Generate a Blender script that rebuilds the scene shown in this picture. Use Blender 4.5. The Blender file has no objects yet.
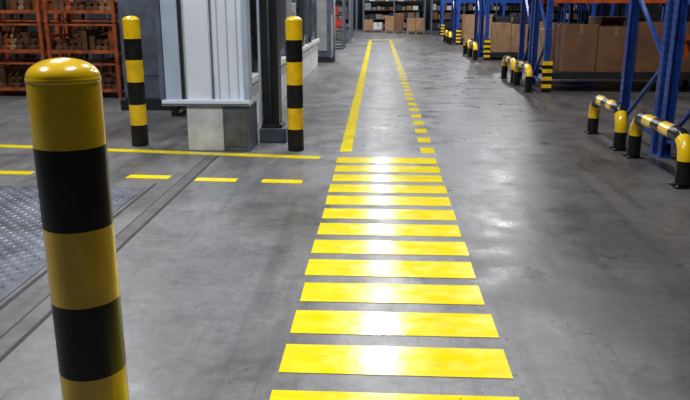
import bpy, bmesh, math, random
from mathutils import Vector, Matrix
random.seed(7)
S = bpy.context.scene
try:
    S.view_settings.view_transform = 'Standard'
    S.view_settings.look = 'None'
except Exception:
    pass

# ------------------------------------------------------------------ materials
def mat(name, col, rough=0.5, metal=0.0, var=0.0, scale=8.0, bump=0.0, bscale=60.0, col2=None, lo=0.35, hi=0.65, stretch=(1,1,1), detail=6.0, spec=0.5, bdist=0.01, coat=0.0):
    m = bpy.data.materials.new(name); m.use_nodes = True
    nt = m.node_tree; N = nt.nodes; L = nt.links
    b = N['Principled BSDF']
    b.inputs['Roughness'].default_value = rough
    b.inputs['Metallic'].default_value = metal
    b.inputs['Specular IOR Level'].default_value = spec
    b.inputs['Coat Weight'].default_value = coat; b.inputs['Coat Roughness'].default_value = 0.1
    tc = N.new('ShaderNodeTexCoord')
    mp = N.new('ShaderNodeMapping'); mp.inputs['Scale'].default_value = stretch
    L.new(tc.outputs['Object'], mp.inputs['Vector'])
    no = N.new('ShaderNodeTexNoise'); no.inputs['Scale'].default_value = scale; no.inputs['Detail'].default_value = detail
    L.new(mp.outputs[0], no.inputs['Vector'])
    cr = N.new('ShaderNodeValToRGB')
    c2 = col2 if col2 else tuple(c*(1-var) for c in col)
    cr.color_ramp.elements[0].position = lo; cr.color_ramp.elements[0].color = (*c2, 1)
    cr.color_ramp.elements[1].position = hi; cr.color_ramp.elements[1].color = (*col, 1)
    L.new(no.outputs['Fac'], cr.inputs['Fac']); L.new(cr.outputs['Color'], b.inputs['Base Color'])
    if bump > 0:
        n2 = N.new('ShaderNodeTexNoise'); n2.inputs['Scale'].default_value = bscale; n2.inputs['Detail'].default_value = 4
        L.new(mp.outputs[0], n2.inputs['Vector'])
        bp = N.new('ShaderNodeBump'); bp.inputs['Strength'].default_value = bump; bp.inputs['Distance'].default_value = bdist
        L.new(n2.outputs['Fac'], bp.inputs['Height']); L.new(bp.outputs[0], b.inputs['Normal'])
    return m

def helpers(m):
    nt = m.node_tree; N = nt.nodes; L = nt.links
    tc = N.new('ShaderNodeTexCoord')
    def noise(scale, detail=8, st=(1,1,1), rough_=0.6, off=(0,0,0), dist=0.0):
        mp = N.new('ShaderNodeMapping'); mp.inputs['Scale'].default_value = st; mp.inputs['Location'].default_value = off
        L.new(tc.outputs['Object'], mp.inputs['Vector'])
        n = N.new('ShaderNodeTexNoise'); n.inputs['Scale'].default_value = scale; n.inputs['Detail'].default_value = detail; n.inputs['Roughness'].default_value = rough_
        n.inputs['Distortion'].default_value = dist
        L.new(mp.outputs[0], n.inputs['Vector']); return n.outputs['Fac']
    def ramp(fac, p0, c0, p1, c1):
        r = N.new('ShaderNodeValToRGB'); e = r.color_ramp.elements
        e[0].position = p0; e[0].color = (*c0, 1); e[1].position = p1; e[1].color = (*c1, 1)
        L.new(fac, r.inputs['Fac']); return r.outputs['Color']
    def mul(a, c, f=1.0):
        x = N.new('ShaderNodeMix'); x.data_type = 'RGBA'; x.blend_type = 'MULTIPLY'; x.inputs[0].default_value = f
        L.new(a, x.inputs[6]); L.new(c, x.inputs[7]); return x.outputs[2]
    return tc, noise, ramp, mul

def floor_mat(name, base_lo, base_hi, rough=0.35):
    m = bpy.data.materials.new(name); m.use_nodes = True
    N = m.node_tree.nodes; L = m.node_tree.links
    b = N['Principled BSDF']; b.inputs['Specular IOR Level'].default_value = 0.5
    tc, noise, ramp, mul = helpers(m)
    base = ramp(noise(0.55, 6), 0.35, base_lo, 0.65, base_hi)
    fine = ramp(noise(16, 10, rough_=0.75), 0.3, (0.66,)*3, 0.7, (1.2,)*3)
    stain = ramp(noise(0.9, 8, (1.0, 0.6, 1), off=(3, 1, 0), dist=0.6), 0.34, (0.58, 0.565, 0.55), 0.53, (1, 1, 1))
    stain2 = ramp(noise(3.6, 8, (1.0, 0.8, 1), off=(13, 4, 0), dist=1.2), 0.33, (0.72, 0.71, 0.70), 0.42, (1, 1, 1))
    tyre = ramp(noise(2.1, 5, (2.2, 0.13, 1), off=(1, 5, 0)), 0.35, (0.70,)*3, 0.48, (1, 1, 1))
    scr = ramp(noise(11, 4, (3.6, 0.2, 1), off=(7, 2, 0)), 0.30, (0.64,)*3, 0.38, (1, 1, 1))
    scr2 = ramp(noise(14, 3, (0.3, 3.0, 1), off=(3, 8, 0)), 0.28, (0.7,)*3, 0.36, (1, 1, 1))
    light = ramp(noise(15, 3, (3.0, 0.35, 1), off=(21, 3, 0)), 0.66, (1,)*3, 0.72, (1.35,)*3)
    speck = ramp(noise(34, 2, off=(2, 9, 0)), 0.28, (0.4,)*3, 0.34, (1, 1, 1))
    c = base
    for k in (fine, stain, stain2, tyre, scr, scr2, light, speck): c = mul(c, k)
    # concrete colour turns darker and warmer to the right of the walkway
    sx = N.new('ShaderNodeSeparateXYZ'); L.new(tc.outputs['Object'], sx.inputs[0])
    mr = N.new('ShaderNodeMapRange'); mr.inputs[1].default_value = 0.4; mr.inputs[2].default_value = 1.8; mr.interpolation_type = 'SMOOTHSTEP'
    L.new(sx.outputs['X'], mr.inputs[0])
    gr = ramp(mr.outputs[0], 0, (1, 1, 1), 1, (0.56, 0.53, 0.505)); c = mul(c, gr)
    L.new(c, b.inputs['Base Color'])
    rr = ramp(noise(3.0, 8, off=(4, 4, 0)), 0.3, (rough-0.12,)*3, 0.7, (rough+0.14,)*3)
    L.new(rr, b.inputs['Roughness'])
    bp = N.new('ShaderNodeBump'); bp.inputs['Strength'].default_value = 0.3; bp.inputs['Distance'].default_value = 0.003
    L.new(noise(30, 6), bp.inputs['Height']); L.new(bp.outputs[0], b.inputs['Normal'])
    return m

def paint_mat():
    m = bpy.data.materials.new('yellow_floor_paint'); m.use_nodes = True
    N = m.node_tree.nodes; L = m.node_tree.links
    b = N['Principled BSDF']; b.inputs['Specular IOR Level'].default_value = 0.55
    tc, noise, ramp, mul = helpers(m)
    base = ramp(noise(5, 6), 0.3, (0.88, 0.69, 0.002), 0.6, (0.95, 0.77, 0.002))
    scuff = ramp(noise(7, 6, (0.7, 2.4, 1), off=(2, 3, 0), dist=0.8), 0.25, (0.7, 0.66, 0.6), 0.35, (1, 1, 1))
    chip = ramp(noise(26, 5, off=(5, 3, 0)), 0.25, (0.4, 0.42, 1), 0.28, (1, 1, 1))
    c = mul(mul(base, scuff), chip); L.new(c, b.inputs['Base Color'])
    rr = ramp(noise(8, 6, (1, 1.6, 1), off=(8, 1, 0)), 0.35, (0.11,)*3, 0.65, (0.25,)*3); L.new(rr, b.inputs['Roughness'])
    bp = N.new('ShaderNodeBump'); bp.inputs['Strength'].default_value = 0.18; bp.inputs['Distance'].default_value = 0.004
    L.new(noise(22, 5), bp.inputs['Height']); L.new(bp.outputs[0], b.inputs['Normal'])
    return m

M = {}
M['floor'] = floor_mat('polished_concrete', (0.135, 0.137, 0.141), (0.215, 0.217, 0.221))
M['ypaint'] = paint_mat()
M['yellow'] = mat('yellow_enamel', (0.88, 0.56, 0.004), 0.24, 0, col2=(0.72, 0.43, 0.006), scale=10, lo=0.28, hi=0.55, bump=0.05, bscale=25, bdist=0.004, coat=0.6)
M['black'] = mat('black_enamel', (0.006, 0.006, 0.0065), 0.28, 0, col2=(0.014, 0.013, 0.012), scale=18, bump=0.05, bscale=25, bdist=0.004, spec=0.35)
M['blue'] = mat('blue_powder_coat', (0.014, 0.065, 0.33), 0.38, 0, var=0.4, scale=9)
M['orange'] = mat('orange_powder_coat', (0.55, 0.09, 0.015), 0.42, 0, var=0.4, scale=9)
M['cage'] = mat('orange_cage_paint', (0.42, 0.09, 0.022), 0.5, 0, var=0.55, scale=7)
M['rust'] = mat('rusty_castings', (0.15, 0.06, 0.028), 0.6, 0.2, var=0.6, scale=7)
M['carton'] = mat('corrugated_cardboard', (0.18, 0.083, 0.036), 0.75, 0, var=0.35, scale=3)
M['carton2'] = mat('pale_cardboard', (0.34, 0.20, 0.10), 0.8, 0, var=0.3, scale=4)
M['tape'] = mat('packing_tape', (0.25, 0.14, 0.07), 0.35)
M['wood'] = mat('pallet_wood', (0.25, 0.16, 0.09), 0.75, 0, var=0.4, scale=6, stretch=(1, 6, 6))
M['steel'] = mat('brushed_steel', (0.32, 0.33, 0.35), 0.38, 0.85, var=0.4, scale=20)
M['darksteel'] = mat('dark_steel', (0.028, 0.03, 0.034), 0.45, 0.3, var=0.4, scale=12)
M['plate'] = mat('tread_plate_steel', (0.19, 0.21, 0.26), 0.36, 0.4, var=0.5, scale=4, bump=0.1)
M['groove'] = mat('groove_rubber', (0.025, 0.025, 0.026), 0.7, 0, var=0.3)
M['rail'] = mat('worn_rail_steel', (0.13, 0.13, 0.135), 0.45, 0.1, var=0.45, scale=6)
M['panel'] = mat('pale_blue_panel', (0.46, 0.55, 0.70), 0.5, 0.0, var=0.2, scale=2.5)
M['panelw'] = mat('white_panel', (0.76, 0.82, 0.90), 0.5, 0.0, var=0.1, scale=2)
M['greyblue'] = mat('grey_blue_steel', (0.14, 0.17, 0.22), 0.45, 0.3, var=0.35, scale=5)
M['conc'] = mat('painted_concrete', (0.66, 0.68, 0.68), 0.7, 0, var=0.3, scale=5, bump=0.3, bscale=30)
M['lgrey'] = mat('light_grey_paint', (0.38, 0.40, 0.41), 0.55, 0, var=0.25, scale=4)
M['wall'] = mat('dark_wall_cladding', (0.04, 0.043, 0.05), 0.7, 0, var=0.3, scale=1.5)
M['ceil'] = mat('ceiling_sheet', (0.10, 0.10, 0.11), 0.8, 0, var=0.2, scale=2)
M['glass'] = mat('dark_window_film', (0.05, 0.06, 0.07), 0.15, 0)
M['red'] = mat('red_plastic', (0.45, 0.03, 0.03), 0.4)
M['green'] = mat('green_plastic', (0.03, 0.14, 0.07), 0.5)
M['white'] = mat('white_plastic', (0.6, 0.6, 0.6), 0.5)
M['lens'] = mat('lamp_lens', (0.8, 0.8, 0.8), 0.4)
b = M['lens'].node_tree.nodes['Principled BSDF']; b.inputs['Emission Color'].default_value = (0.9, 0.95, 1, 1); b.inputs['Emission Strength'].default_value = 3

# ------------------------------------------------------------------ mesh builder
class MB:
    def __init__(s): s.bm = bmesh.new(); s.mats = []
    def mi(s, k):
        if k not in s.mats: s.mats.append(k)
        return s.mats.index(k)
    def box(s, x0, x1, y0, y1, z0, z1, k, bev=0.0):
        i = s.mi(k)
        r = bmesh.ops.create_cube(s.bm, size=1.0, matrix=Matrix.Translation(((x0+x1)/2, (y0+y1)/2, (z0+z1)/2)) @ Matrix.Diagonal((abs(x1-x0), abs(y1-y0), abs(z1-z0), 1)))
        fs = set(f for v in r['verts'] for f in v.link_faces)
        for f in fs: f.material_index = i
        if bev > 0:
            es = list(set(e for v in r['verts'] for e in v.link_edges))
            rr = bmesh.ops.bevel(s.bm, geom=es, offset=bev, segments=2, affect='EDGES', profile=0.5)
            for f in rr['faces']: f.material_index = i
    def bar(s, p0, p1, w, h, k):
        p0 = Vector(p0); p1 = Vector(p1); d = p1-p0; i = s.mi(k)
        q = d.to_track_quat('Z', 'Y').to_matrix().to_4x4()
        r = bmesh.ops.create_cube(s.bm, size=1.0, matrix=Matrix.Translation((p0+p1)/2) @ q @ Matrix.Diagonal((w, h, d.length, 1)))
        for f in set(f for v in r['verts'] for f in v.link_faces): f.material_index = i
    def cyl(s, p0, p1, r0, k, seg=16, r1=None):
        p0 = Vector(p0); p1 = Vector(p1); d = p1-p0; i = s.mi(k)
        q = d.to_track_quat('Z', 'Y').to_matrix().to_4x4()
        r = bmesh.ops.create_cone(s.bm, cap_ends=True, segments=seg, radius1=r0, radius2=r0 if r1 is None else r1, depth=d.length, matrix=Matrix.Translation((p0+p1)/2) @ q)
        for f in set(f for v in r['verts'] for f in v.link_faces):
            f.material_index = i
            if len(f.verts) == 4: f.smooth = True
    def revolve(s, cx, cy, prof, kf, seg=64):
        rings = []
        for (r, z) in prof:
            if r < 1e-5: rings.append([s.bm.verts.new((cx, cy, z))])
            else: rings.append([s.bm.verts.new((cx+r*math.cos(2*math.pi*a/seg), cy+r*math.sin(2*math.pi*a/seg), z)) for a in range(seg)])
        for j in range(len(rings)-1):
            A, B = rings[j], rings[j+1]; i = s.mi(kf((prof[j][1]+prof[j+1][1])/2))
            for a in range(seg):
                a2 = (a+1) % seg
                if len(B) == 1: f = s.bm.faces.new((A[a], A[a2], B[0]))
                elif len(A) == 1: f = s.bm.faces.new((A[0], B[a2], B[a]))
                else: f = s.bm.faces.new((A[a], A[a2], B[a2], B[a]))
                f.material_index = i; f.smooth = True
    def tube(s, pts, r, kf, seg=20):
        rings = []; arc = 0; arcs = [0]
        n = len(pts)
        for j in range(n):
            t = (pts[min(j+1, n-1)]-pts[max(j-1, 0)]).normalized()
            ax = Vector((1, 0, 0)); ay = t.cross(ax).normalized()
            rings.append([s.bm.verts.new(pts[j]+ax*r*math.cos(2*math.pi*a/seg)+ay*r*math.sin(2*math.pi*a/seg)) for a in range(seg)])
            if j: arc += (pts[j]-pts[j-1]).length; arcs.append(arc)
        for j in range(n-1):
            i = s.mi(kf((arcs[j]+arcs[j+1])/2, arc))
            for a in range(seg):
                a2 = (a+1) % seg
                f = s.bm.faces.new((rings[j][a], rings[j][a2], rings[j+1][a2], rings[j+1][a])); f.material_index = i; f.smooth = True
        for rg in (rings[0], rings[-1]):
            f = s.bm.faces.new(rg); f.material_index = s.mi('black')
    def done(s, name):
        bmesh.ops.recalc_face_normals(s.bm, faces=s.bm.faces)
        me = bpy.data.meshes.new(name); s.bm.to_mesh(me); s.bm.free()
        for k in s.mats: me.materials.append(M[k])
        o = bpy.data.objects.new(name, me); S.collection.objects.link(o); return o

# ------------------------------------------------------------------ room shell
XL, XR, YN, YF, H = -10.0, 15.0, -4.0, 44.0, 8.0
m = MB(); m.box(XL, XR, YN, YF, -0.1, 0, 'floor'); m.done('floor')
m = MB(); m.box(XL, XR, YN, YF, H, H+0.1, 'ceil'); m.done('ceiling')
m = MB(); m.box(XL-0.15, XL, YN, YF, 0, H, 'wall'); m.done('wall_left')
m = MB(); m.box(XR, XR+0.15, YN, YF, 0, H, 'wall'); m.done('wall_right')
m = MB(); m.box(XL, XR, YF, YF+0.15, 0, H, 'wall'); m.done('wall_back')
m = MB(); m.box(XL, XR, YN-0.15, YN, 0, H, 'wall'); m.done('wall_front')

# ------------------------------------------------------------------ floor markings
T = 0.0025
def strip(mb, p, q, w, k='ypaint', z1=T):
    p = Vector(p); q = Vector(q); d = (q-p).normalized(); n = Vector((-d.y, d.x))*w/2
    i = mb.mi(k)
    c = [p-n, q-n, q+n, p+n]
    b0 = [mb.bm.verts.new((v.x, v.y, 0.0002)) for v in c]; t0 = [mb.bm.verts.new((v.x, v.y, z1)) for v in c]
    fs = [mb.bm.faces.new(t0), mb.bm.faces.new(b0[::-1])]
    for a in range(4):
        fs.append(mb.bm.faces.new((b0[a], b0[(a+1) % 4], t0[(a+1) % 4], t0[a])))
    for f in fs: f.material_index = i
m = MB()
for k in range(-3, 12):
    y0 = 2.69+0.373*k-(0.03 if k == -1 else 0); jl = random.uniform(-.008, .008); jr = random.uniform(-.006, .01)
    strip(m, (-0.410+jl, y0+0.137), (0.560+jr, y0+0.134+random.uniform(-.004, .004)), 0.262+random.uniform(-.005, .005))
m.done('pedestrian_crossing_marking')
m = MB(); strip(m, (-0.35, 7.35), (-0.42, 31.0), 0.125); strip(m, (-0.5, 30.9), (1.0, 30.9), 0.25); m.done('walkway_edge_line')
m = MB()
y = 7.30
while y < 30.5:
    xx = 0.51-0.004*(y-7.3)
    strip(m, (xx, y), (xx, y+0.30), 0.14); y += 0.60
m.done('walkway_dashed_line')
m = MB(); strip(m, (-6.5, 7.79), (-0.59, 7.03), 0.13); m.done('bay_boundary_line')
m = MB()
for (xa, xb, yy) in [(-4.1, -3.75, 6.27), (-3.52, -3.16, 6.24), (-2.25, -1.86, 6.14), (-1.615, -1.245, 6.06), (-1.02, -0.665, 6.03)]:
    strip(m, (xa, yy+0.01), (xb, yy-0.01), 0.12)
m.done('bay_dashed_line')

# floor rail channel
m = MB()
m.box(-1.648, -1.626, 1.0, 7.05, 0.0003, 0.0022, 'groove')
m.box(-1.75, -1.738, 1.0, 7.05, 0.0003, 0.0022, 'groove')
m.box(-1.738, -1.648, 1.0, 7.05, 0.0003, 0.0028, 'rail')
m.box(-1.93, -1.905, 1.0, 5.9, 0.0003, 0.002, 'groove')
m.done('floor_rail_channel')
# tread plate
m = MB()
px0, px1, py0, py1 = -4.6, -1.96, 2.2, 5.75
m.box(px0, px1, py0, py1, 0.0003, 0.005, 'plate')
i = m.mi('plate')
sp = 0.055; ny = int((py1-py0)/sp); nx = int((px1-px0)/sp)
for a in range(nx):
    for c in range(ny):
        cx = px0+sp*(a+.5); cy = py0+sp*(c+.5); an = math.pi/4 if (a+c) % 2 else -math.pi/4
        ux, uy = math.cos(an), math.sin(an)
        L_, W_ = 0.024, 0.009
        vs = [m.bm.verts.new((cx+ux*L_, cy+uy*L_, 0.005)), m.bm.verts.new((cx-uy*W_, cy+ux*W_, 0.005)),
              m.bm.verts.new((cx-ux*L_, cy-uy*L_, 0.005)), m.bm.verts.new((cx+uy*W_, cy-ux*W_, 0.005))]
        t = m.bm.verts.new((cx, cy, 0.012))
        for q in range(4):
            f = m.bm.faces.new((vs[q], vs[(q+1) % 4], t)); f.material_index = i
m.done('tread_plate')

# ------------------------------------------------------------------ bollards
def bollard(x, y, bands, r=0.09):
    zs = [0, 0.012] + sorted(bands) + [1.31, 1.325]
    def kf(z):
        n = sum(1 for b in bands if z < b)
        return 'yellow' if n % 2 == 0 else 'black'
    prof = [(0, 0)] + [(r+0.0, z) for z in zs] + [(r*math.cos(a), 1.328+0.046*math.sin(a)) for a in [math.radians(t) for t in (5, 12, 20, 28, 36, 45, 54, 63, 72, 81)]] + [(0, 1.374)]
    mb = MB(); mb.revolve(x, y, prof, kf)
    mb.revolve(x, y, [(r+0.0, 1.318), (r+0.0012, 1.319), (r+0.0012, 1.327), (r-0.001, 1.331)], kf)
    return mb.done('bollard')
bollard(-0.765, 1.713, [1.162, 0.957, 0.757, 0.555, 0.355, 0.155], 0.086)
bollard(-2.61, 7.60, [1.14, .92, .69, .45, .23])
bollard(-0.879, 7.41, [1.14, .92, .69, .45, .23], 0.085)

# ------------------------------------------------------------------ hoop guards
def hoop(x, y0, y1, h=0.48, r=0.064, n=9):
    R = 0.19; pts = []
    ya, yb = y0, y1; zt = h-r
    z = 0.012
    while z < zt-R: pts.append(Vector((x, ya, z))); z += 0.02
    for t in range(0, 91, 6):
        a = math.radians(t); pts.append(Vector((x, ya+R-R*math.cos(a), zt-R+R*math.sin(a))))
    yy = ya+R+0.02
    while yy < yb-R: pts.append(Vector((x, yy, zt))); yy += 0.02
    for t in range(0, 91, 6):
        a = math.radians(t); pts.append(Vector((x, yb-R+R*math.sin(a), zt-R+R*math.cos(a))))
    z = zt-R-0.02
    while z > 0.012: pts.append(Vector((x, yb, z))); z -= 0.02
    pts.append(Vector((x, yb, 0.012)))
    mb = MB()
    def kf(s, L): return 'black' if int(s/L*n) % 2 == 0 else 'yellow'
    mb.tube(pts, r, kf)
    for yy in (ya, yb):
        mb.box(x-0.085, x+0.085, yy-0.085, yy+0.085, 0, 0.012, 'black', 0.003)
        for dx in (-.065, .065):
            for dy in (-.065, .065): mb.cyl((x+dx, yy+dy, .012), (x+dx, yy+dy, .024), .01, 'steel', 6)
    return mb.done('rack_guard_hoop')
hoop(2.56, 6.0, 7.22); hoop(2.54, 7.6, 8.6)
hoop(2.58, 12.7, 13.8, n=7); hoop(2.56, 14.0, 15.1, n=7)
hoop(2.58, 20.0, 21.1, n=7); hoop(2.58, 21.3, 22.4, n=7)
hoop(2.6, 27.5, 28.6, n=7); hoop(2.6, 28.8, 29.9, n=7)

# ------------------------------------------------------------------ pallet racks
def carton(mb, x0, x1, y0, y1, z0, z1, k='carton'):
    mb.box(x0, x1, y0, y1, z0, z1, k, 0.008)
    mb.box((x0+x1)/2-.03, (x0+x1)/2+.03, y0-.002, y1+.002, z1-.16, z1+.002, 'tape')
def pallet(mb, x0, x1, y0, y1, z0):
    n = 5
    for a in range(n):
        yy = y0+(y1-y0-.1)*a/(n-1); mb.box(x0, x1, yy, yy+.1, z0+.12, z0+.142, 'wood')
    for xx in (x0, (x0+x1)/2-.05, x1-.1):
        mb.box(xx, xx+.1, y0, y1, z0, z0+.02, 'wood')
        for yy in (y0, (y0+y1)/2-.05, y1-.1): mb.box(xx, xx+.1, yy, yy+.1, z0+.02, z0+.12, 'wood')
def rack(x0, y0, y1, bays, levels, hgt=5.0, bay=2.7, beamk='orange', endguard=False):
    mb = MB()
    for bI in range(bays+1):
        xx = x0+bI*(bay+.1)
        for yy in (y0+.04, y1-.04):
            mb.box(xx, xx+.012, yy-.045, yy+.045, 0.008, hgt, 'blue')
            mb.box(xx+.085, xx+.097, yy-.045, yy+.045, 0.008, hgt, 'blue')
            mb.box(xx+.012, xx+.085, (yy-.045 if yy < (y0+y1)/2 else yy+.033), (yy-.033 if yy < (y0+y1)/2 else yy+.045), 0.008, hgt, 'blue')
            mb.box(xx-.03, xx+.13, yy-.06, yy+.06, 0, 0.008, 'blue')
            if bI == 0 and y0 < 16:
                for zi in range(int(2.6/.075)):
                    z = .12+zi*.075
                    mb.box(xx-.001, xx, yy-.024, yy-.010, z, z+.04, 'darksteel'); mb.box(xx-.001, xx, yy+.010, yy+.024, z, z+.04, 'darksteel')
                    if yy < (y0+y1)/2:
                        mb.box(xx+.025, xx+.04, yy-.046, yy-.045, z, z+.04, 'darksteel'); mb.box(xx+.058, xx+.073, yy-.046, yy-.045, z, z+.04, 'darksteel')
        z = .18; s = 0
        mb.bar((xx+.05, y0+.06, z), (xx+.05, y1-.06, z), .04, .03, 'blue')
        while z+0.75 < hgt:
            a, c = (y0+.06, y1-.06) if s % 2 else (y1-.06, y0+.06)
            mb.bar((xx+.05, a, z), (xx+.05, c, z+.72), .04, .03, 'blue'); z += .75; s += 1
        mb.bar((xx+.05, y0+.06, hgt-.15), (xx+.05, y1-.06, hgt-.15), .04, .03, 'blue')
    for bI in range(bays):
        xa = x0+bI*(bay+.1)+.1; xb = xa+bay-.003
        for lv in levels:
            for yy in (y0+.04, y1-.04):
                mb.box(xa, xb, yy-.025, yy+.025, lv-.12, lv, beamk if lv > .6 else 'darksteel')
                for e in (xa, xb-.05): mb.box(e, e+.05, yy-.03, yy+.03, lv-.17, lv+.04, beamk if lv > .6 else 'blue')
            mb.box(xa+.02, xb-.02, y0+.07, y1-.07, lv-.03, lv-.005, 'darksteel')
    if endguard:
        yy = y0+.0
        for q in range(8):
            mb.box(x0-.02, x0+.15, yy-.03, yy-.006, 0.01+q*.065, 0.01+(q+1)*.065, 'yellow' if q % 2 else 'black')
    return mb.done('pallet_rack')
rack(2.82, 6.15, 7.28, 3, [1.16, 2.9, 4.4])
rack(2.82, 7.42, 8.6, 3, [1.85, 2.9, 4.4])
rack(2.82, 12.7, 13.8, 4, [0.34, 1.62, 3.2, 4.6], endguard=True, beamk='orange')
rack(2.82, 14.0, 15.1, 4, [0.34, 1.62, 3.2, 4.6], beamk='blue')
for (a, c, e) in [(20.0, 21.1, True), (21.3, 22.4, False), (27.5, 28.6, True), (28.8, 29.9, False), (34.5, 35.6, True)]:
    rack(2.82, a, c, 4, [0.2, 1.62, 3.2], endguard=e, beamk='blue')

def goods(y0, y1, z0, xs, hmin, hmax, kinds, name='carton_stack', pal=False):
    mb = MB(); x = xs[0]
    while x < xs[1]:
        w = random.uniform(.75, 1.25); hh = random.uniform(hmin, hmax); k = random.choice(kinds)
        if pal: pallet(mb, x, x+w, y0, y1, z0); zz = z0+.142
        else: zz = z0
        if random.random() < .5: carton(mb, x+.01, x+w-.01, y0, y1, zz, zz+hh, k)
        else:
            carton(mb, x+.01, x+w/2-.01, y0+.02, y1, zz, zz+hh, k); carton(mb, x+w/2, x+w-.01, y0, y1, zz, zz+hh*.95, k)
        x += w+random.uniform(.02, .12)
    return mb.done(name)
goods(12.8, 13.7, 0.34, (3.15, 4.6), .78, .86, ['carton'])
goods(12.8, 13.7, 0.34, (5.8, 7.4), .5, .9, ['carton', 'darksteel'])
goods(14.1, 15.0, 0.34, (3.1, 4.7), .6, .95, ['carton', 'carton2'])
goods(20.1, 21.0, 0.2, (3.1, 4.6), .75, .95, ['carton', 'carton2', 'red'])
goods(20.1, 21.0, 0.2, (5.9, 7.4), .75, .95, ['carton', 'darksteel'])
goods(27.6, 28.5, 0.2, (3.1, 4.6), .6, .9, ['carton2', 'darksteel'])
goods(6.3, 7.15, 0.0, (4.3, 5.0), .45, .6, ['darksteel'], pal=True)
goods(7.55, 8.45, 0.0, (6.2, 7.4), .6, .8, ['carton', 'darksteel'], pal=True)
goods(6.3, 7.15, 1.16, (3.2, 4.6), .5, .8, ['carton', 'carton2'])

# ------------------------------------------------------------------ left door structure
m = MB()
m.box(-2.00, -1.62, 7.31, 7.75, 0, 0.47, 'conc', 0.012)
m.box(-1.62, -1.34, 7.31, 7.75, 0, 0.47, 'greyblue', 0.008)
m.box(-1.60, -1.37, 7.302, 7.31, 0.05, 0.42, 'rail', 0.003)
m.done('concrete_plinth')
m = MB()
m.box(-2.25, -1.34, 7.30, 7.52, 0.475, 0.535, 'panelw', 0.006)
m.box(-2.25, -1.34, 7.28, 7.30, 0.485, 0.50, 'greyblue')
m.box(-2.22, -2.05, 7.34, 7.50, 0.53, 3.2, 'panel', 0.01)
m.box(-2.27, -2.22, 7.32, 7.52, 0.53, 3.2, 'greyblue', 0.004)
m.box(-2.05, -2.02, 7.36, 7.5, 0.53, 3.2, 'darksteel')
m.box(-2.02, -1.39, 7.40, 7.48, 0.53, 3.2, 'panelw')
m.box(-1.99, -1.75, 7.39, 7.40, .53, 3.2, 'panelw', 0.004)
m.box(-1.735, -1.72, 7.38, 7.40, .53, 3.2, 'greyblue')
for k in range(3):
    x = -1.67+k*.10; m.box(x, x+.012, 7.392, 7.40, .53, 3.2, 'panel')
m.box(-1.39, -1.34, 7.32, 7.52, 0.53, 3.2, 'panel', 0.004)
m.box(-2.27, -1.34, 7.30, 7.52, 3.2, 3.35, 'greyblue')
m.done('door_1')
m = MB()
m.box(-1.33, -1.03, 7.80, 8.10, 0, 0.16, 'greyblue', 0.01)
m.box(-1.31, -1.08, 7.83, 8.08, 0.16, 0.2, 'darksteel', 0.006)
m.box(-1.325, -1.11, 7.90, 8.08, 0.2, 4.5, 'darksteel', .006)
m.box(-1.325, -1.30, 7.84, 7.90, 0.2, 4.5, 'panel')
m.box(-1.15, -1.11, 7.84, 7.90, 0.2, 4.5, 'darksteel')
m.cyl((-1.21, 7.87, .2), (-1.21, 7.87, 4.5), .015, 'greyblue', 10)
m.done('steel_column')
m = MB()
m.box(-1.75, -1.55, 8.2, 18.0, 0, 0.58, 'conc', 0.01)
m.box(-1.78, -1.50, 8.2, 18.0, 0.58, 0.66, 'white', 0.006)
m.box(-1.70, -1.62, 8.2, 18.0, 0.66, 5, 'wall')
for k in range(14):
    y = 8.3+k*.72; m.box(-1.62, -1.54, y, y+.09, .66, 5, 'greyblue' if k % 3 else 'lgrey')
for z in (1.05, 1.4, 2.4): m.box(-1.62, -1.57, 8.2, 18.0, z, z+.05, 'darksteel')
m.done('partition_wall')
m = MB()
for k, (a, z0, z1, c) in enumerate([(9.0, .8, 1.7, 'glass'), (10.6, .75, 1.9, 'greyblue'), (12.2, .8, 1.5, 'lgrey'), (14.0, .8, 2.0, 'glass'), (15.8, .8, 1.8, 'greyblue')]):
    m.box(-1.57, -1.47, a, a+.55, z0, z1, c, 0.01)
    m.box(-1.475, -1.465, a+.08, a+.47, z0+.1, z1-.3, 'darksteel')
    m.box(-1.47, -1.455, a+.1, a+.16, z1-.2, z1-.14, 'red')
m.done('wall_control_cabinets')
m = MB()
m.box(-2.2, -1.25, 19.0, 19.9, 0, .12, 'darksteel'); m.box(-2.15, -1.3, 19.05, 19.85, .12, 2.6, 'greyblue', .02)
m.box(-2.05, -1.75, 19.03, 19.05, .3, 2.4, 'lgrey'); m.box(-1.65, -1.4, 19.03, 19.05, .3, 2.4, 'lgrey')
m.box(-1.30, -1.28, 19.2, 19.7, .3, 1.2, 'lgrey'); m.cyl((-1.22, 19.3, .0), (-1.22, 19.3, 2.6), .03, 'lgrey')
m.done('machine_cabinet')

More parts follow.
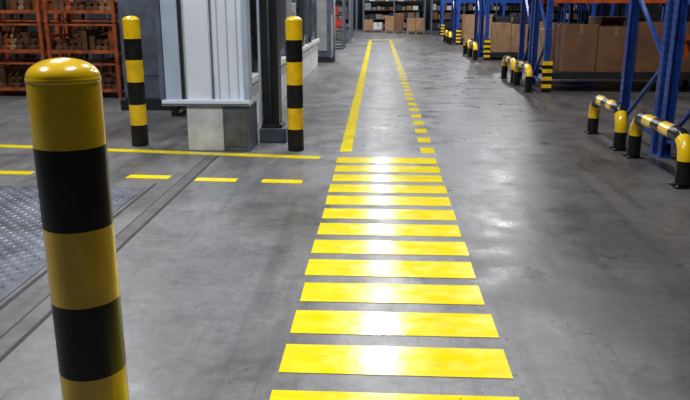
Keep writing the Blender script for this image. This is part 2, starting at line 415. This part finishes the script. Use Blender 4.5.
m = MB(); m.box(XL, -1.80, 17.0, 17.15, 0, H, 'wall')
for k in range(16): m.box(-9.9+k*.5, -9.86+k*.5, 16.96, 17.0, 0, 5, 'greyblue')
m.done('wall_bay')
def stillage(x0, y0, w=1.15, d=.9, tiers=3, th=.62):
    mb = MB()
    for t in range(tiers):
        z = t*th
        for xx in (x0, x0+w-.055):
            for yy in (y0, y0+d-.06):
                mb.box(xx, xx+.055, yy, yy+.06, z, z+th-.03, 'cage'); mb.box(xx-.008, xx+.063, yy-.01, yy+.07, z+th-.03, z+th, 'cage')
        for yy in (y0+.01, y0+d-.05):
            for dz in (.10, .53):
                mb.box(x0+.06, x0+w-.06, yy, yy+.04, z+dz, z+dz+(.05 if dz < .2 else .03), 'cage')
        for xx in (x0+.01, x0+w-.05):
            for dz in (.10, .34, .52): mb.box(xx, xx+.04, y0+.06, y0+d-.06, z+dz, z+dz+.035, 'cage')
        mb.box(x0+.06, x0+w-.06, y0+.05, y0+d-.05, z+.10, z+.13, 'darksteel')
        for q in range(9):
            xx = x0+.08+q*(w-.16)/9
            kk = random.choice(['rust', 'rust', 'cage', 'rust', 'darksteel', 'rust', 'darksteel', 'carton', 'carton2'])
            hh = random.uniform(.10, .38)
            if random.random() < .4: mb.box(xx, xx+.085, y0+.10+random.uniform(0, .1), y0+d-.12, z+.13, z+.13+hh, kk, .004)
            else:
                mb.cyl((xx+.05, y0+.12, z+.18), (xx+.05, y0+d-.1, z+.18), .045, kk); mb.cyl((xx+.05, y0+.16, z+.27), (xx+.05, y0+d-.1, z+.27), .042, kk)
                if random.random() < .6: mb.bar((xx+.05, y0+.14, z+.32), (xx+.03+random.uniform(-.06, .1), y0+.4, z+.5), .035, .03, kk)
    return mb.done('stacking_stillage')
for k in range(4):
    stillage(-5.35-k*1.28, 11.6+random.uniform(-.15, .15))
for k in range(4):
    stillage(-4.9-k*1.3, 14.2)
m = MB()
m.box(-3.75, -2.95, 10.2, 11.1, 0, .15, 'darksteel'); m.box(-3.7, -3.0, 10.25, 11.05, .15, 3.0, 'greyblue', .02)
m.box(-3.6, -3.1, 10.235, 10.25, .5, 2.6, 'greyblue'); m.box(-3.05, -3.0, 10.2, 10.25, .3, 3, 'darksteel')
m.done('electrical_cabinet')
m = MB()
m.box(-2.9, -2.0, 9.6, 10.6, 0.25, 2.6, 'darksteel', .02)
for xx in (-2.85, -2.13):
    for yy in (9.65, 10.47): m.box(xx, xx+.08, yy, yy+.08, 0, .25, 'darksteel')
m.box(-2.8, -2.1, 9.585, 9.6, .5, 1.1, 'greyblue'); m.box(-2.8, -2.5, 9.58, 9.6, 1.2, 1.5, 'lgrey')
m.done('packing_machine')

# ------------------------------------------------------------------ far end shelving
def far_shelf(x0, x1, y0, y1, name='storage_shelf', kinds=('darksteel', 'carton2', 'wood', 'greyblue', 'white', 'carton', 'darksteel', 'steel')):
    mb = MB(); h = 2.6
    n = max(1, int((x1-x0)/1.6))
    for k in range(n+1):
        xx = x0+(x1-x0)*k/n
        for yy in (y0, y1): mb.box(xx-.04, xx+.04, yy-.04, yy+.04, 0, h, 'greyblue')
    for z in (.12, .62, 1.12, 1.62, 2.12):
        mb.box(x0, x1, y0, y1, z-.04, z, 'darksteel')
        x = x0+.06
        while x < x1-.45:
            w = random.uniform(.12, .4); hh = random.uniform(.15, .4)
            mb.box(x, x+w, y0+.05+random.uniform(0, .1), y1-.05, z, z+hh, random.choice(kinds)); x += w+random.uniform(.01, .08)
    return mb.done(name)
far_shelf(-1.0, 2.5, 42.4, 43.3); far_shelf(-7, -1.4, 42.4, 43.3); far_shelf(2.9, 12, 42.4, 43.3)
far_shelf(-2.3, -1.25, 24.5, 25.3, kinds=('white', 'red', 'green', 'carton2', 'steel', 'darksteel'))
far_shelf(-2.6, -1.2, 28.5, 29.3, kinds=('white', 'red', 'green', 'wood', 'steel', 'darksteel'))
far_shelf(-2.6, -1.3, 33, 33.8)
m = MB()
for (xa, xb, ya, hs, kk) in [(-0.9, 0.1, 39.0, (.5, .35), ('carton2', 'white')), (0.2, 1.2, 38.0, (.7, .85), ('carton2', 'carton')), (1.3, 2.2, 37.0, (.6, .62), ('carton2', 'carton2'))]:
    pallet(m, xa, xb, ya, ya+.9, 0); c = (xa+xb)/2
    carton(m, xa+.02, c-.01, ya, ya+.9, .142, .142+hs[0], kk[0]); carton(m, c+.01, xb-.02, ya, ya+.9, .142, .142+hs[1], kk[1])
m.done('palletised_cartons')

# ------------------------------------------------------------------ lamps
def lamp(x, y, power, sx=.3, sy=1.6, z=6.8, col=(0.985, 0.985, 1.0)):
    mb = MB(); mb.box(x-sx/2-.04, x+sx/2+.04, y-sy/2-.04, y+sy/2+.04, z+.02, z+.12, 'lgrey', .01)
    mb.box(x-sx/2, x+sx/2, y-sy/2, y+sy/2, z+.01, z+.02, 'lens')
    for dy in (-.5, .5): mb.cyl((x, y+dy*sy*.8, z+.12), (x, y+dy*sy*.8, H), .008, 'steel', 6)
    mb.done('high_bay_lamp')
    l = bpy.data.lights.new('high_bay_light', 'AREA'); l.shape = 'RECTANGLE'; l.size = sx; l.size_y = sy; l.energy = power; l.color = col
    o = bpy.data.objects.new('high_bay_light', l); o.location = (x, y, z); S.collection.objects.link(o)
# lamps directly over the walkway
for y, p in ((3.0, 240), (9.0, 220), (16.4, 330), (24.5, 230), (33.5, 150), (40.0, 200)):
    lamp(0.1, y, p)
# lamps over the bays either side
for x, y, p in ((-4.5, 2.5, 380), (-4.5, 9.0, 260), (-5.5, 13.2, 160), (3.6, 10.6, 160), (4.2, 17.6, 330), (4.2, 25, 470), (4.2, 32, 500),
                (-3.8, 20.5, 420), (-3.8, 27, 450), (-3.8, 34, 480)):
    lamp(x, y, p)

w = bpy.data.worlds.new('World'); S.world = w; w.use_nodes = True
w.node_tree.nodes['Background'].inputs[0].default_value = (0.5, 0.6, 0.8, 1); w.node_tree.nodes['Background'].inputs[1].default_value = 0.1

cd = bpy.data.cameras.new('camera'); cd.sensor_width = 36; cd.lens = 716/690*36; cd.clip_end = 200
co = bpy.data.objects.new('camera', cd); S.collection.objects.link(co)
co.location = (0, 0, 1.5); co.rotation_euler = (math.radians(90-15.38), 0, math.radians(2.78))
S.camera = co
